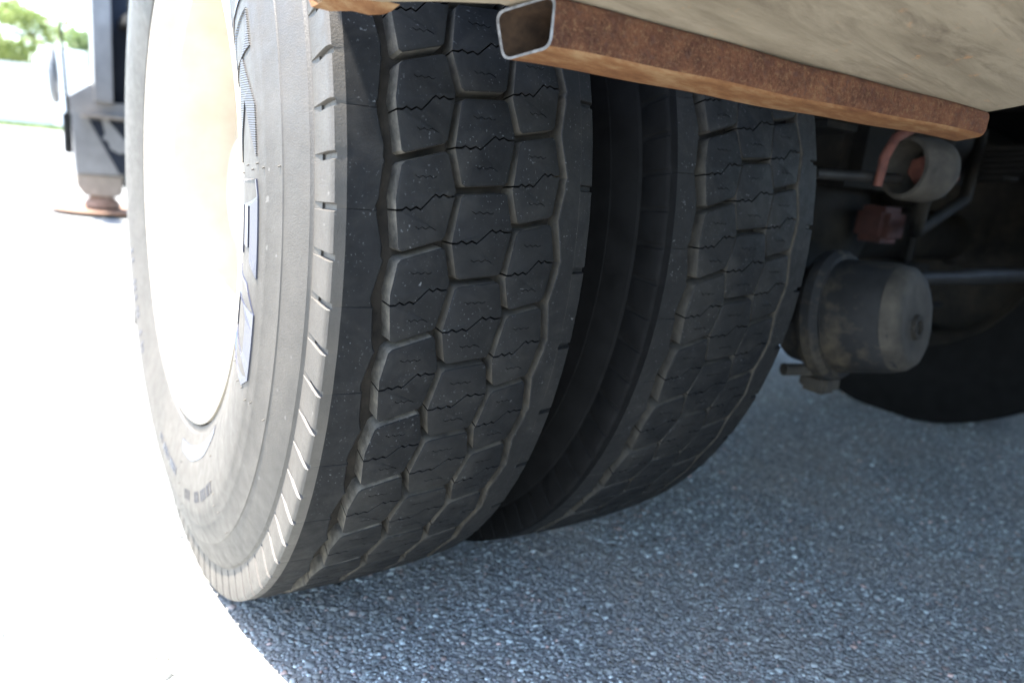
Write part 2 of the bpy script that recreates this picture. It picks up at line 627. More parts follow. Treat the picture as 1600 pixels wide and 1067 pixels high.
def make_block(row):
    """one lug of a row, split by its main sipe and cut by two short ones"""
    tr = lambda x: row['c'] + row['s'] * (x - row['xm'])

    def edge(f, nodes):
        lo = row['c']
        for _ in range(6):
            lo = tr(f(lo)) + GH
        hi = row['c'] + PD
        for _ in range(6):
            hi = tr(f(hi)) + PD - GH
        ps = [lo] + sorted(p + k * PD for p in nodes for k in (-2, -1, 0, 1, 2) if lo + .5 < p + k * PD < hi - .5) + [hi]
        return ps
    pl, pr = edge(row['L'], row['n'][0]), edge(row['Rr'], row['n'][1])
    Lp = [(row['L'](p), p) for p in pl]
    Rp = [(row['Rr'](p), p) for p in pr]
    mid = row['c'] + PD / 2
    xl, xr = row['L'](mid - .6), row['Rr'](mid + .6)
    zz = [(0, -.75), (.10, -.75), (.16, -.48), (.24, -.78), (.33, -.48), (.41, -.74), (.52, -.1), (.60, .40), (.66, .72), (.73, .42), (.80, .70), (.88, .44), (1, .50)]
    sip = [(xl + (xr - xl) * u, mid + v * 0.85 + row['s'] * (u - .5) * 0.012) for u, v in zz]
    sip[0] = (row['L'](sip[0][1]), sip[0][1])
    sip[-1] = (row['Rr'](sip[-1][1]), sip[-1][1])
    g = 0.078

    def cham(poly_l, poly_r, at_top):
        """cut the two outer corners of a half block a little"""
        return poly_l, poly_r
    lowL = [p for p in Lp if p[1] < sip[0][1] - .2]
    upL = [p for p in Lp if p[1] > sip[0][1] + .2]
    lowR = [p for p in Rp if p[1] < sip[-1][1] - .2]
    upR = [p for p in Rp if p[1] > sip[-1][1] + .2]

    def corner(a, b, c, f=0.0024):
        """replace corner b between a and c with two points"""
        def toward(p, q):
            dx, dv = (q[0] - p[0]), (q[1] - p[1]) * 0.009
            L = math.hypot(dx, dv)
            k = min(0.45, f / L)
            return (p[0] + (q[0] - p[0]) * k, p[1] + (q[1] - p[1]) * k)
        return [toward(b, a), toward(b, c)]
    lo_poly = lowR[::-1] + lowL
    # counter-clockwise: bottom-left, bottom-right, right edge up, sipe back, left edge down
    bl = corner((lowL + [(sip[0][0], sip[0][1] - g)])[1], lowL[0], lowR[0])
    br = corner(lowL[0], lowR[0], (lowR + [(sip[-1][0], sip[-1][1] - g)])[1])
    low = bl + br + lowR[1:] + [(x, p - g) for x, p in sip[::-1]] + lowL[1:][::-1]
    ul = corner(upR[-1], upL[-1], ([(sip[0][0], sip[0][1] + g)] + upL)[-2])
    ur = corner(([(sip[-1][0], sip[-1][1] + g)] + upR)[-2], upR[-1], upL[-1])
    up = [(x, p + g) for x, p in sip] + upR[:-1] + ur + ul + upL[:-1][::-1]
    verts, faces, mi = [], [], []

    def hole(cx, cp, flip):
        w = (xr - xl) * 0.15
        line = [(-1.5, .30), (-1, .02), (-.62, .30), (-.2, .05), (.2, .32), (.6, .06), (1.0, .30)]
        if flip:
            line = [(-1, .05), (-.62, -.22), (-.2, .05), (.2, -.2), (.6, .08), (1.0, -.05), (1.4, -.3)]
        pts = [(cx + u * w, cp + v * 0.75) for u, v in line]
        h = 0.034
        return [(x, p - h) for x, p in pts] + [(x, p + h) for x, p in pts[::-1]]

    def add_half(poly, holes):
        area = sum(a[0] * b[1] - b[0] * a[1] for a, b in zip(poly, poly[1:] + poly[:1]))
        if area < 0:
            poly = poly[::-1]
        # three rings give the worn round edge
        n = len(poly)

        def inset(d_edge, d_sipe):
            out = []
            for i in range(n):
                a, b, c = poly[i - 1], poly[i], poly[(i + 1) % n]
                K = 0.00899
                e1 = Vector((b[0] - a[0], (b[1] - a[1]) * K)).normalized()
                e2 = Vector((c[0] - b[0], (c[1] - b[1]) * K)).normalized()
                nn = Vector((-e1.y - e2.y, e1.x + e2.x))
                nn = nn.normalized() if nn.length > 1e-6 else Vector((-e1.y, e1.x))
                nn *= d_sipe if sipe_v[i] else d_edge
                out.append((b[0] + nn.x, b[1] + nn.y / K))
            return out
        sipe_v = [any(abs(x - sx) < 1e-5 and abs(abs(p - sp) - g) < 1e-4 for sx, sp in sip) for x, p in poly]
        ins = inset(0.0013, 0.0002)
        mid_ring = inset(0.0004, 0.0001)
        loops = [ins] + holes
        flat = [p for lp in loops for p in lp]
        tris = tessellate_polygon([[Vector((x, p * 0.009, 0)) for x, p in lp] for lp in loops])
        b0 = len(verts)
        for x, p in flat:
            verts.append(cyl(x, p + TH_A, r_top(x)))
        for t in tris:
            faces.append(tuple(b0 + i for i in t)); mi.append(0)
        b1 = len(verts)
        cx = sum(p[0] for p in poly) / n
        cp = sum(p[1] for p in poly) / n
        for (x, p), sv in zip(mid_ring, sipe_v):
            verts.append(cyl(x, p + TH_A, r_top(x) - (0.0001 if sv else 0.00035)))
        for (x, p), sv in zip(poly, sipe_v):
            verts.append(cyl(x, p + TH_A, r_top(x) - (0.0003 if sv else 0.0013)))
        for (x, p), sv in zip(poly, sipe_v):
            k, kp = (1.0, 1.0) if sv else (1.055, 1.02)
            verts.append(cyl(cx + (x - cx) * k, cp + (p - cp) * kp + TH_A, FLOOR - 0.003))
        for i in range(n):
            j = (i + 1) % n
            faces.append((b0 + i, b0 + j, b1 + j, b1 + i)); mi.append(0)
            faces.append((b1 + i, b1 + j, b1 + n + j, b1 + n + i)); mi.append(0)
            faces.append((b1 + n + i, b1 + n + j, b1 + 2 * n + j, b1 + 2 * n + i)); mi.append(2 if sipe_v[i] and sipe_v[j] else 1)
        off = b0 + n
        for hl in holes:
            m = len(hl)
            b2 = len(verts)
            for x, p in hl:
                verts.append(cyl(x, p + TH_A, r_top(x) - 0.004))
            for i in range(m):
                j = (i + 1) % m
                faces.append((off + i, off + j, b2 + j, b2 + i)); mi.append(2)
            off += m
    cxm = (xl + xr) / 2
    add_half(low, [hole(cxm - .001, mid - 2.15, True)])
    add_half(up, [hole(cxm + .001, mid + 1.95, False)])
    bm = bmesh.new()
    bv = [bm.verts.new(v) for v in verts]
    for f, m in zip(faces, mi):
        try:
            fc = bm.faces.new([bv[i] for i in f])
            fc.material_index = m
        except ValueError:
            pass
    # bend the top with a few cuts along the row
    me = from_bm('tread_block', bm, [TREAD, GROOVE, FARR], True, 42)
    return me


def sweep(name, cols, prof_of, mats, closed_prof=False, auto=40, mat_of=None):
    """profile(theta) -> list of (x, r), swept round the wheel"""
    vs, fs, mi = [], [], []
    n = None
    for th in cols:
        pr = prof_of(th)
        n = len(pr)
        vs += [cyl(x, th, r) for x, r in pr]
    m = len(cols)
    for i in range(m):
        j = (i + 1) % m
        for k in range(n - 1):
            fs.append((i * n + k, i * n + k + 1, j * n + k + 1, j * n + k))
            mi.append(mat_of(k) if mat_of else 0)
    return mesh(name, vs, fs, mats, mi, True, auto)


def rib_cols(extra=()):
    base = sorted(set([round(p % PD, 4) for p in extra]))
    return [k * PD + p for k in range(NP) for p in base]


def make_outer_rib(depth):
    half = PD / 2
    W0, W1 = 3.20, 3.90          # a notch between these angles of each half pitch
    ph = []
    for h in (0, half):
        ph += [h + W0, h + W0 + .12, h + W1 - .14, h + W1]
    LS = 3.5                     # one fine slit across the rib per pitch
    ph += [LS - .10, LS - .02, LS + .04]
    ph += [p + TH_A for p in g1_rib.nodes]
    cols = rib_cols(ph)

    def notch(th):
        q = th % half
        return W0 + .06 < q < W1 - .07

    def pro(th):
        xg = g1_rib(th - TH_A)
        d = depth if notch(th) else 0.0
        jag = 0.0008 * math.sin(th * 3.1) + 0.0006 * math.sin(th * 7.7)
        xg += jag
        e = RT - 0.0062
        sl = 0.0007 if abs((th % PD) - (LS - .02)) < .01 else 0.0
        return [(xg + .0012, FLOOR - .003), (xg, r_top(xg) - .0012 - sl), (xg - .0012, r_top(xg) - sl), (0.022, r_top(0.022) - sl),
                (0.0115, r_top(0.0115) - sl * .5), (0.0026 + d * .5, e + .0008 - d * .1), (0.0010 + d, e - 0.001), (0.0002 + d, e - 0.004),
                (0.0000 + d, RT - .020), (0.0004 + d * .9, RT - .040), (0.0014, RT - .0432), (0.003, RT - .0440)]
    return sweep('shoulder_rib', cols, pro, [TREAD, GROOVE, SIDE], auto=32,
                 mat_of=lambda k: 1 if k == 0 else (0 if k < 4 else 2))  # pale sidewall rubber runs onto the tread to paint its sunlit strip


def make_inner_rib():
    W0, W1 = 6.35, 7.0
    ph = [W0, W0 + .1, W1 - .1, W1] + [p + TH_A for p in c4.nodes]
    cols = rib_cols(ph)

    def pro(th):
        q = th % PD
        cut = 0.0045 if W0 + .05 < q < W1 - .05 else 0.0
        xg = c4(th - TH_A) + 0.0042 + 0.0006 * math.sin(th * 5.3)
        return [(xg - .0012, FLOOR - .003), (xg, r_top(xg) - .0007), (xg + .0006, r_top(xg)), (0.2262, r_top(.2262)), (0.2264, r_top(.2264) - cut),
                (0.2405, r_top(.2405) - .0005 - cut), (0.2440, RT - .010 - cut * .6), (0.2458, RT - .018), (0.2458, RT - .040), (0.243, RT - .044)]
    return sweep('shoulder_rib', cols, pro, [TREAD, GROOVE, SIDE], auto=32,
                 mat_of=lambda k: 1 if k in (0, 3) else (0 if k < 6 else 2))


SW = [(0.0020, .4868), (0.0012, .4780), (0.0008, .4725), (0.0002, .4716), (-0.0018, .4704), (-0.0047, .4640), (-0.0085, .4540), (-0.0119, .4440), (-0.0126, .4422), (-0.0136, .4415), (-0.0142, .4390), (-0.0147, .4366),
      (-0.0170, .4290), (-0.0189, .4215), (-0.0194, .4205), (-0.0200, .4180), (-0.0204, .4165), (-0.0216, .4090), (-0.0220, .4080), (-0.0229, .4010), (-0.0232, .3900), (-0.0225, .3780), (-0.0206, .3600),
      (-0.0170, .3420), (-0.0125, .3250), (-0.0090, .3130), (-0.0080, .3100), (-0.0050, .3085), (-0.0045, .3020), (0.004, .2970), (0.012, .2900)]





def sw_x(r):
    s = sorted((b, a) for a, b in SW)
    return float(np.interp(r, [p[0] for p in s], [p[1] for p in s]))


def bulge(x, r, th):
    """sidewall squeezed out over the contact patch"""
    d = ((th + 90 + 180) % 360) - 180
    w = math.exp(-(d / 24.0) ** 2) * math.exp(-((r - .445) / .05) ** 2)
    return w * 0.0


def make_carcass():
    cols = [i * 360 / 240 for i in range(240)]
    mirror = [(0.246 - x, r) for x, r in SW]

    def pro(th):
        left = [(x - bulge(x, r, th), r) for x, r in SW[::-1]]
        right = [(x + bulge(x, r, th), r) for x, r in mirror]
        return left + [(0.010, FLOOR - .004), (0.033, FLOOR), (0.06, FLOOR + .001), (0.125, FLOOR + .0015), (0.19, FLOOR + .001), (0.212, FLOOR), (0.236, FLOOR - .004)] + right
    nl = len(SW)
    return sweep('tyre', cols, pro, [SIDE, FLOORM], auto=28, mat_of=lambda k: 1 if nl - 1 <= k < nl + 7 else 0)


FLOORM = m_simple('groove_floor_rubber', (0.010, 0.009, 0.008), (0.034, 0.029, 0.023), 50, 0.85)  # groove floor darkened in its colour for the shade between blocks
ME_CARC, ME_ORIB, ME_IRIB = make_carcass(), make_outer_rib(0.0036), make_inner_rib()
ME_ORIB_WORN = make_outer_rib(0.0012)
ME_BLK = [make_block(r) for r in rows(0.0034)]
GROOVE_DARK = m_simple('shaded_groove_rubber', (0.016, 0.015, 0.013), (0.080, 0.070, 0.054), 45, 0.85)  # darker copy for grooves without the lit wall, shade put into colour
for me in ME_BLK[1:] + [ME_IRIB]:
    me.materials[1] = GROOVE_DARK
ME_BLK_WORN = [make_block(r) for r in rows(0.0009)]


def build_tyre(x0, spin, label, carc=None, blocks=None, orib=None):
    ty = obj('tyre', carc or ME_CARC, truck, (x0, 0, ZC))
    ty['label'] = label
    for me in (orib or ME_ORIB, ME_IRIB):
        o = obj('shoulder_rib', me, ty)
        o.rotation_euler.x = -R_(spin)
    for me in (blocks or ME_BLK):
        for k in range(NP):
            o = obj('tread_block', me, ty)
            o.rotation_euler.x = -R_(k * PD + spin)
    return ty


tyre_out = build_tyre(0.0, 0.0, 'outer rear tyre with dusty sunlit sidewall and raised letters')
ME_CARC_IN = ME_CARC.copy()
ME_CARC_IN.materials[0] = FARR  # inner sidewall blackened, its deep shade put into the colour
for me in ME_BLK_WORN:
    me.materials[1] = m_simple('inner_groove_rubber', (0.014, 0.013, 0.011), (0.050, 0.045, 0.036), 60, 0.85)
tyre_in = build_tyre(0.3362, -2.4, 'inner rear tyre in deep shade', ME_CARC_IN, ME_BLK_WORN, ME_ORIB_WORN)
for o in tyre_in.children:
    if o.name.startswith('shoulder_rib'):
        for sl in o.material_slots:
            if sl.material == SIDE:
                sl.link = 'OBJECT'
                sl.material = FARR  # inner ribs blackened for shade as well


# raised lettering on the outer sidewall -------------------------------------
def raise_poly(bm, loops, h=0.0013, mat=0):
    """loops of (r, theta) points: outline then holes, lifted off the sidewall"""
    def pt(r, th, up):
        x = sw_x(r) - bulge(0, r, th) - up
        return cyl(x, th, r)
    dense = []
    for lp in loops:
        out = []
        for a, b in zip(lp, lp[1:] + lp[:1]):
            n = max(1, int(max(abs(a[0] - b[0]) / 0.008, abs(a[1] - b[1]) / 2.0)))
            out += [(a[0] + (b[0] - a[0]) * i / n, a[1] + (b[1] - a[1]) * i / n) for i in range(n)]
        dense.append(out)
    flat = [p for lp in dense for p in lp]
    tri = tessellate_polygon([[Vector((r, t * 0.007, 0)) for r, t in lp] for lp in dense])
    top = [bm.verts.new(pt(r, t, h)) for r, t in flat]
    for t in tri:
        try:
            f = bm.faces.new([top[i] for i in t])
            f.material_index = mat
        except ValueError:
            pass
    off = 0
    for lp in dense:
        low = [bm.verts.new(pt(r, t, -0.002)) for r, t in lp]
        n = len(lp)
        for i in range(n):
            j = (i + 1) % n
            f = bm.faces.new((top[off + i], top[off + j], low[j], low[i]))
            f.material_index = mat
        off += n


def letter(strokes, mat, parent):
    bm = bmesh.new()
    for lp in strokes:
        raise_poly(bm, lp)
    return obj('raised_letter', from_bm('raised_letter', bm, [mat]), parent)


r0, r1 = 0.318, 0.4045
# last stroke of the letter above the K
letter([[[(r0, 34), (r1, 33), (r1, 27.6), (r0, 28.6)]]], LETTER, tyre_out)
# K : stem, then the two arms opening downwards
letter([[[(r0, 25.9), (r1 - .002, 25.6), (r1 - .002, 21.0), (r0, 21.4)]],
        [[(.372, 20.9), (.380, 20.9), (r1 + .001, 14.2), (r1 + .001, 8.4), (.378, 15.8), (.340, 8.6), (.328, 9.4), (.366, 19.2)]]], HATCH, tyre_out)
# E : spine with three bars
letter([[[(r0, 6.6), (r1, 5.9), (r1 + .003, 3.9), (r1 + .003, -5.6), (.3890, -4.2), (.3890, 2.7), (.3815, 2.7), (.3815, -2.6), (.366, -2.6), (.366, 2.7), (.358, 2.7), (.358, -4.0), (r0, -4.0)]]], LETTER, tyre_out)
# O : chamfered ring
letter([[[(r0, -7.4), (.382, -7.2), (r1 + .002, -10.2), (r1 + .002, -19.4), (.394, -21.4), (r0, -19.6)],
         [(.340, -10.8), (.340, -16.6), (.382, -17.8), (.387, -16.6), (.387, -12.0), (.374, -10.6)]]], LETTER, tyre_out)


def glyph_run(th0, th1, rm, hgt, n, seed, mat=None):
    rr = random.Random(seed)
    bm = bmesh.new()
    w = (th1 - th0) / n
    for i in range(n):
        t0 = th0 + i * w
        if rr.random() < 0.10:
            continue
        a, b = t0 + w * .12, t0 + w * .80
        s = w * .26
        lo, hi = rm - hgt / 2, rm + hgt / 2
        q = hgt * .22
        k = rr.randrange(5)
        st = []
        if k in (0, 1, 3):
            st.append([(lo, a), (hi, a), (hi, a + s), (lo, a + s)])
        if k in (1, 2, 4):
            st.append([(lo, b - s), (hi, b - s), (hi, b), (lo, b)])
        if k in (0, 2, 3):
            st.append([(hi - q, a + s * 1.05), (hi, a + s * 1.05), (hi, b - s * 1.05), (hi - q, b - s * 1.05)])
        if k in (0, 4):
            st.append([(lo, a + s * 1.05), (lo + q, a + s * 1.05), (lo + q, b - s * 1.05), (lo, b - s * 1.05)])
        if k in (3, 1):
            st.append([(rm - q / 2, a + s * 1.05), (rm + q / 2, a + s * 1.05), (rm + q / 2, b - s * 1.05), (rm - q / 2, b - s * 1.05)])
        for p in st:
            raise_poly(bm, [p], 0.0008)
    o = obj('stamped_lettering', from_bm('stamped_lettering', bm, [mat or PRINT]), tyre_out)
    o['kind'] = 'stuff'
    return o


glyph_run(-76, -50, .385, .0125, 14, 3)
glyph_run(-104, -84, .372, .0105, 12, 5, LETTER)
glyph_run(-160, -130, .372, .012, 12, 8, LETTER)
# pale worn patch with small print near the bead
bm = bmesh.new()
raise_poly(bm, [[(.326, -84), (.338, -82), (.343, -72), (.340, -58), (.330, -49), (.322, -48), (.322, -58), (.325, -72)]], 0.0007)
o = obj('raised_badge', from_bm('raised_badge', bm, [LETTER]), tyre_out)
# moulding nibs
bm = bmesh.new()
for th in (-21.5, 8.0, 37, -50, -80):
    for r in (.352, .380, .396, .4065, .4165, .4385):
        c = Vector(cyl(sw_x(r), th + random.uniform(-1, .5), r))
        rr = bmesh.ops.create_cone(bm, cap_ends=True, segments=6, radius1=.0009, radius2=.0005, depth=.004)
        rot = Vector((-1, 0, -.5)).to_track_quat('Z', 'Y')
        for v in rr['verts']:
            v.co = rot @ v.co + c
o = obj('moulding_nib', from_bm('moulding_nib', bm, [GROOVE]), tyre_out)
o['kind'] = 'stuff'


# wheels ----------------------------------------------------------------------
def build_wheel(x0, dish):
    rim = [(0.010, .292), (0.0, .2985), (-.006, .2985), (-.0085, .2945), (-.0075, .2905), (-.001, .2875), (.014, .2855), (.020, .284), (.030, .272), (.060, .268), (.105, .262), (.19, .262), (.222, .270), (.246, .284), (.252, .296)]
    w = lathe('wheel_rim', rim, WHITE, (x0, 0, ZC), (1, 0, 0), 128, truck, 30)
    # disc with hand holes
    prof = [(.262, dish - .030), (.250, dish - .012), (.235, dish), (.215, dish + .010), (.190, dish + .014), (.170, dish + .012), (.150, dish + .004), (.140, dish), (.085, dish)]
    seg = 96
    vs, fs = [], []
    for i in range(seg):
        t = 2 * math.pi * i / seg
        for r, x in prof:
            vs.append((x, -r * math.cos(t), r * math.sin(t)))
    n = len(prof)
    for i in range(seg):
        j = (i + 1) % seg
        for k in range(n - 1):
            if k in (2, 3, 4) and (i % 12) in (4, 5, 6, 7):
                continue
            fs.append((i * n + k, j * n + k, j * n + k + 1, i * n + k + 1))
    d = obj('wheel_disc', mesh('wheel_disc', vs, fs, WHITE, smooth=True, auto=40), w, (x0, 0, ZC))
    sol = d.modifiers.new('thickness', 'SOLIDIFY')
    sol.thickness = 0.010
    for k in range(10):
        a = 2 * math.pi * (k + .5) / 10
        hexnut('lug_nut', (x0 + dish - .006, -.1675 * math.cos(a) * .8, ZC + .1675 * math.sin(a) * .8), (-1, 0, 0), .0185, .03, WHITE, w)
    lathe('hub', [(0.02, .085), (-.01, .085), (-.07, .078), (-.085, .070), (-.088, .055), (-.088, 0)], WHITE, (x0 + dish, 0, ZC), (1, 0, 0), 48, w, 30)
    return w


build_wheel(0.0, 0.150)
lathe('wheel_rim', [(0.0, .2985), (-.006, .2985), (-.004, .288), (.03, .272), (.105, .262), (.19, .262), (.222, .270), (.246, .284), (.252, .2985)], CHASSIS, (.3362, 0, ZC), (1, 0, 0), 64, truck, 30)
lathe('brake_drum', [(-.10, .09), (-.10, .205), (.06, .208), (.06, .195), (.07, .195), (.07, .06)], CHASSIS, (.50, 0, ZC), (1, 0, 0), 48, truck, 30)

# far side wheels -----------------------------------------------------------------
far_prof = [(-.004, .30), (-.020, .36), (-.0238, .41), (-.018, .455), (-.006, .487), (.001, .509), (.012, .512), (.040, .5145), (.041, .503), (.051, .503), (.052, .515), (.094, .516), (.095, .505), (.101, .505), (.102, .516), (.148, .516), (.149, .505), (.155, .505), (.156, .515), (.199, .5145), (.200, .503), (.209, .503), (.210, .514), (.235, .512), (.246, .508), (.252, .487), (.264, .455), (.270, .41), (.266, .36), (.25, .30)]
for x0 in (1.858, 2.194):
    t_ = lathe('tyre', far_prof, FARR, (x0, 0, ZC), (1, 0, 0), 96, truck, 30)
    t_['label'] = 'black tyre of the wheel pair on the far side of the axle'
    lathe('wheel_rim', [(0.0, .301), (-.006, .2985), (.03, .272), (.105, .262), (.20, .262), (.20, .08), (.22, .08), (.22, 0)], CHASSIS, (x0, 0, ZC), (1, 0, 0), 48, truck, 30)

# axle and underside --------------------------------------------------------------
AX = 1.22
tube('axle_housing', [(.46, 0, ZC), (.80, 0, ZC), (1.02, 0, ZC), (1.10, 0, ZC), (1.34, 0, ZC), (1.42, 0, ZC), (1.98, 0, ZC)], [.065, .065, .07, .13, .13, .07, .065], CHASSIS, truck, 24)
lathe('differential_cover', [(0, .19), (-.04, .185), (-.09, .15), (-.12, .09), (-.13, 0)], CHASSIS, (AX, -.03, ZC + .01), (0, 1, 0), 40, truck, 40)
for x0 in (.78, 1.58):
    box('frame_rail', (x0, -.93, .80), (x0 + .08, 7.5, 1.06), CHASSIS, truck, .008)
for x0 in (.79, 1.59):
    # leaf spring pack
    sp = thing_part = None
    for k in range(6):
        L = .72 - .09 * k
        pts = [(x0 + .035, -L + 2 * L * i / 10, ZC + .20 - .012 * k + .10 * ((-L + 2 * L * i / 10) / .72) ** 2 * 1.0) for i in range(11)]
        bm = bmesh.new()
        ring = [[bm.verts.new((p[0] + a, p[1], p[2] + b)) for a, b in ((-.038, -.005), (.038, -.005), (.038, .005), (-.038, .005))] for p in pts]
        for a, b in zip(ring, ring[1:]):
            for q in range(4):
                bm.faces.new((a[q], a[(q + 1) % 4], b[(q + 1) % 4], b[q]))
        bm.faces.new(ring[0]); bm.faces.new(ring[-1])
        obj('spring_leaf', from_bm('spring_leaf', bm, CHASSIS), truck)
    tube('u_bolt', [(x0 + .035, -.09, ZC - .08), (x0 + .035, -.09, ZC + .24)], .011, CHASSIS, truck, 8)
    tube('u_bolt', [(x0 + .035, .09, ZC - .08), (x0 + .035, .09, ZC + .24)], .011, CHASSIS, truck, 8)
    box('spring_seat', (x0 - .02, -.12, ZC - .085), (x0 + .09, .12, ZC - .06), CHASSIS, truck)
for y0 in (-.95, -.62, .75, 1.9):
    box('cross_member', (.862, y0, .82), (1.578, y0 + .07, 1.0), CHASSIS, truck, .006)
tube('prop_shaft', [(AX, .15, ZC + .02), (AX, 3.2, .68)], .055, CHASSIS, truck, 16)
lathe('air_tank', [(0, 0), (0, .10), (.03, .14), (.72, .14), (.75, .10), (.75, 0)], CHASSIS, (1.0, .95, .66), (1, 0, 0), 32, truck, 40)
box('tool_box', (.86, 1.25, .34), (2.3, 1.75, 1.05), CHASSIS, truck, .02)
box('mud_flap', (.02, .68, .16), (.60, .69, .98), CHASSIS, truck, .002)
box('mud_flap', (1.86, .68, .16), (2.44, .69, .98), CHASSIS, truck, .002)
box('rear_shade_panel', (.40, -2.75, .06), (2.50, -2.66, 1.12), CHASSIS, truck, .01)  # unseen panel added to block light from behind
box('side_shade_box', (2.20, -2.64, .06), (2.46, -.62, .72), CHASSIS, truck, .02)  # unseen box added to keep light from the far side out
box('side_shade_box', (2.10, .72, .10), (2.52, 1.28, 1.06), CHASSIS, truck, .02)
box('fuel_tank', (1.70, 2.2, .40), (2.40, 3.6, 1.0), CHASSIS, truck, .06)

# spring brake chamber beside the inner tyre --------------------------------------------
c1 = Vector((.890, -.370, .395))
ax = Vector((.13, -.97, .17)).normalized()
ch = lathe('brake_chamber', [(-.06, 0), (-.06, .074), (-.012, .086), (.018, .088), (.060, .0855), (.094, .082), (.110, .077), (.118, .069), (.120, .057), (.118, .047), (.118, 0)], CHAMBER, c1, ax, 48, truck, 50, 0.012)
lathe('clamp_band', [(-.012, .087), (-.016, .097), (-.006, .104), (.008, .104), (.018, .097), (.016, .087)], CHAMBER, c1, ax, 48, ch, 30)
lathe('chamber_end', [(.100, .0810), (.1115, .0775), (.120, .069), (.122, .057), (.120, .046), (.120, 0)], MUD, c1, ax, 40, ch, 40, 0.02)
lathe('release_plug', [(.118, .020), (.127, .018), (.1275, .011), (.123, .010), (.122, 0)], CHASSIS, c1 + Vector((.004, 0, -.012)), ax, 18, ch, 30)
lathe('mud_crust', [(.117, .036), (.123, .030), (.1245, .02), (.123, 0)], MUD, c1 + Vector((-.012, 0, -.030)), ax, 16, ch, 40)
box('clamp_lug', (c1.x - .02, c1.y - .02, c1.z - .128), (c1.x + .03, c1.y + .03, c1.z - .095), MUD, ch, .008)
lathe('clamp_bolt', [(-.03, 0), (-.03, .010), (.03, .010), (.03, 0)], MUD, c1 + Vector((-.065, .0, -.085)), (1, -.3, 0), 8, ch, 30)
tube('brake_chamber_bracket', [(.80, -.06, ZC - .05), (.84, -.16, .42), (.86, -.28, .40)], [.05, .045, .05], CHASSIS, truck, 12)
tube('slack_arm', [(.735, -.19, .345), (.74, -.10, .42), (.75, -.02, ZC - .04)], [.030, .028, .034], CHASSIS, truck, 12)
lathe('slack_adjuster', [(-.05, 0), (-.05, .045), (.0, .06), (.05, .045), (.05, 0)], CHASSIS, (.74, -.20, .335), (1, -.4, 0), 20, truck, 40)

# bushing cup under the tail plate -----------------------------------------------------------
cc = Vector((.885, -.455, .628))
cax = Vector((-.93, .30, 0.0)).normalized()
cup = lathe('bushing_cup', [(-.034, 0), (-.034, .034), (-.028, .041), (-.015, .045), (.024, .045), (.030, .043), (.030, .037), (-.020, .034), (-.020, 0)], MUD, cc, cax, 40, truck, 35)
hexnut('bushing_nut', cc + cax * -.016, cax, .020, .022, REDRUST, cup)
tube('bushing_pin', [cc + Vector((.02, .0, -.004)), cc + Vector((.080, -.004, -.004)), cc + Vector((.088, -.004, -.004))], [.014, .012, .010], REDRUST, cup, 10)
lathe('pin_collar', [(.0, .012), (.0, .022), (.012, .022), (.012, .012)], REDRUST, cc + Vector((.046, -.002, -.004)), (1, -.05, 0), 14, cup, 30)
tube('bracket_strap', [cc + Vector((-.100, .0, -.030)), cc + Vector((-.098, .0, .008)), cc + Vector((-.080, .0, .036)), cc + Vector((-.040, .0, .052))], [.006, .007, .007, .006], REDRUST, cup, 8)
tube('brake_rod', [(.66, -.44, .604), (.86, -.44, .612)], .007, GALV, truck, 8)
tube('hanger_plate', [(.885, -.44, .67), (.885, -.40, .82)], .028, CHASSIS, truck, 8)
tube('air_pipe', [(1.00, -.36, .452), (1.30, -.35, .452), (1.36, -.36, .456), (1.9, -.34, .458)], [.013, .013, .017, .013], GALV, truck, 10)
tube('air_hose', [(1.06, -.40, .70), (1.10, -.36, .58), (1.22, -.30, .53), (1.42, -.28, .60), (1.6, -.2, .75)], .012, CHASSIS, truck, 8)
tube('brake_cable', [(.98, -.32, .36), (1.2, -.26, .325), (1.34, -.22, .355), (1.6, -.2, .36)], .008, CHASSIS, truck, 8)
box('valve_body', (1.20, -.25, .50), (1.28, -.18, .57), DULLRED, truck, .012)
box('spare_carrier', (1.10, -.22, .60), (1.56, .30, .78), CHASSIS, truck, .03)

# flat bed above the wheels ------------------------------------------------------------------
box('bed_floor', (-.126, -1.5, 1.13), (2.56, 1.3, 1.19), CHASSIS, truck, .006)
box('bed_side_rail', (-.131, -1.5, 1.085), (-.100, 1.3, 1.127), CHASSIS, truck, .005)
box('bed_side_rail', (2.52, -1.5, 1.085), (2.564, 1.3, 1.127), CHASSIS, truck, .005)
for k in range(5):
    y0 = -.90 + k * .52
    box('bed_bearer', (-.098, y0, 1.065), (2.516, y0 + .05, 1.127), CHASSIS, truck, .004)

box('shade_deck', (.42, 1.32, 1.13), (2.56, 4.38, 1.19), CHASSIS, truck, .006)  # unseen deck added to shade the ground ahead and cut its bounce
box('bed_bulkhead', (-.13, 1.305, 1.20), (2.55, 1.36, 1.9), CHASSIS, truck, .006)
# tail plate with the cut square tube below it ----------------------------------------------------
P0 = Vector((0.1001, -0.615, 0.6830))
PN = (Vector((.5076, -.699, .6631)) - P0).cross(Vector((.0165, -.5434, .6697)) - P0).normalized()


def on_plate(x, y, up=0.0):
    z = P0.z - (PN.x * (x - P0.x) + PN.y * (y - P0.y)) / PN.z
    return Vector((x, y, z)) + PN * up


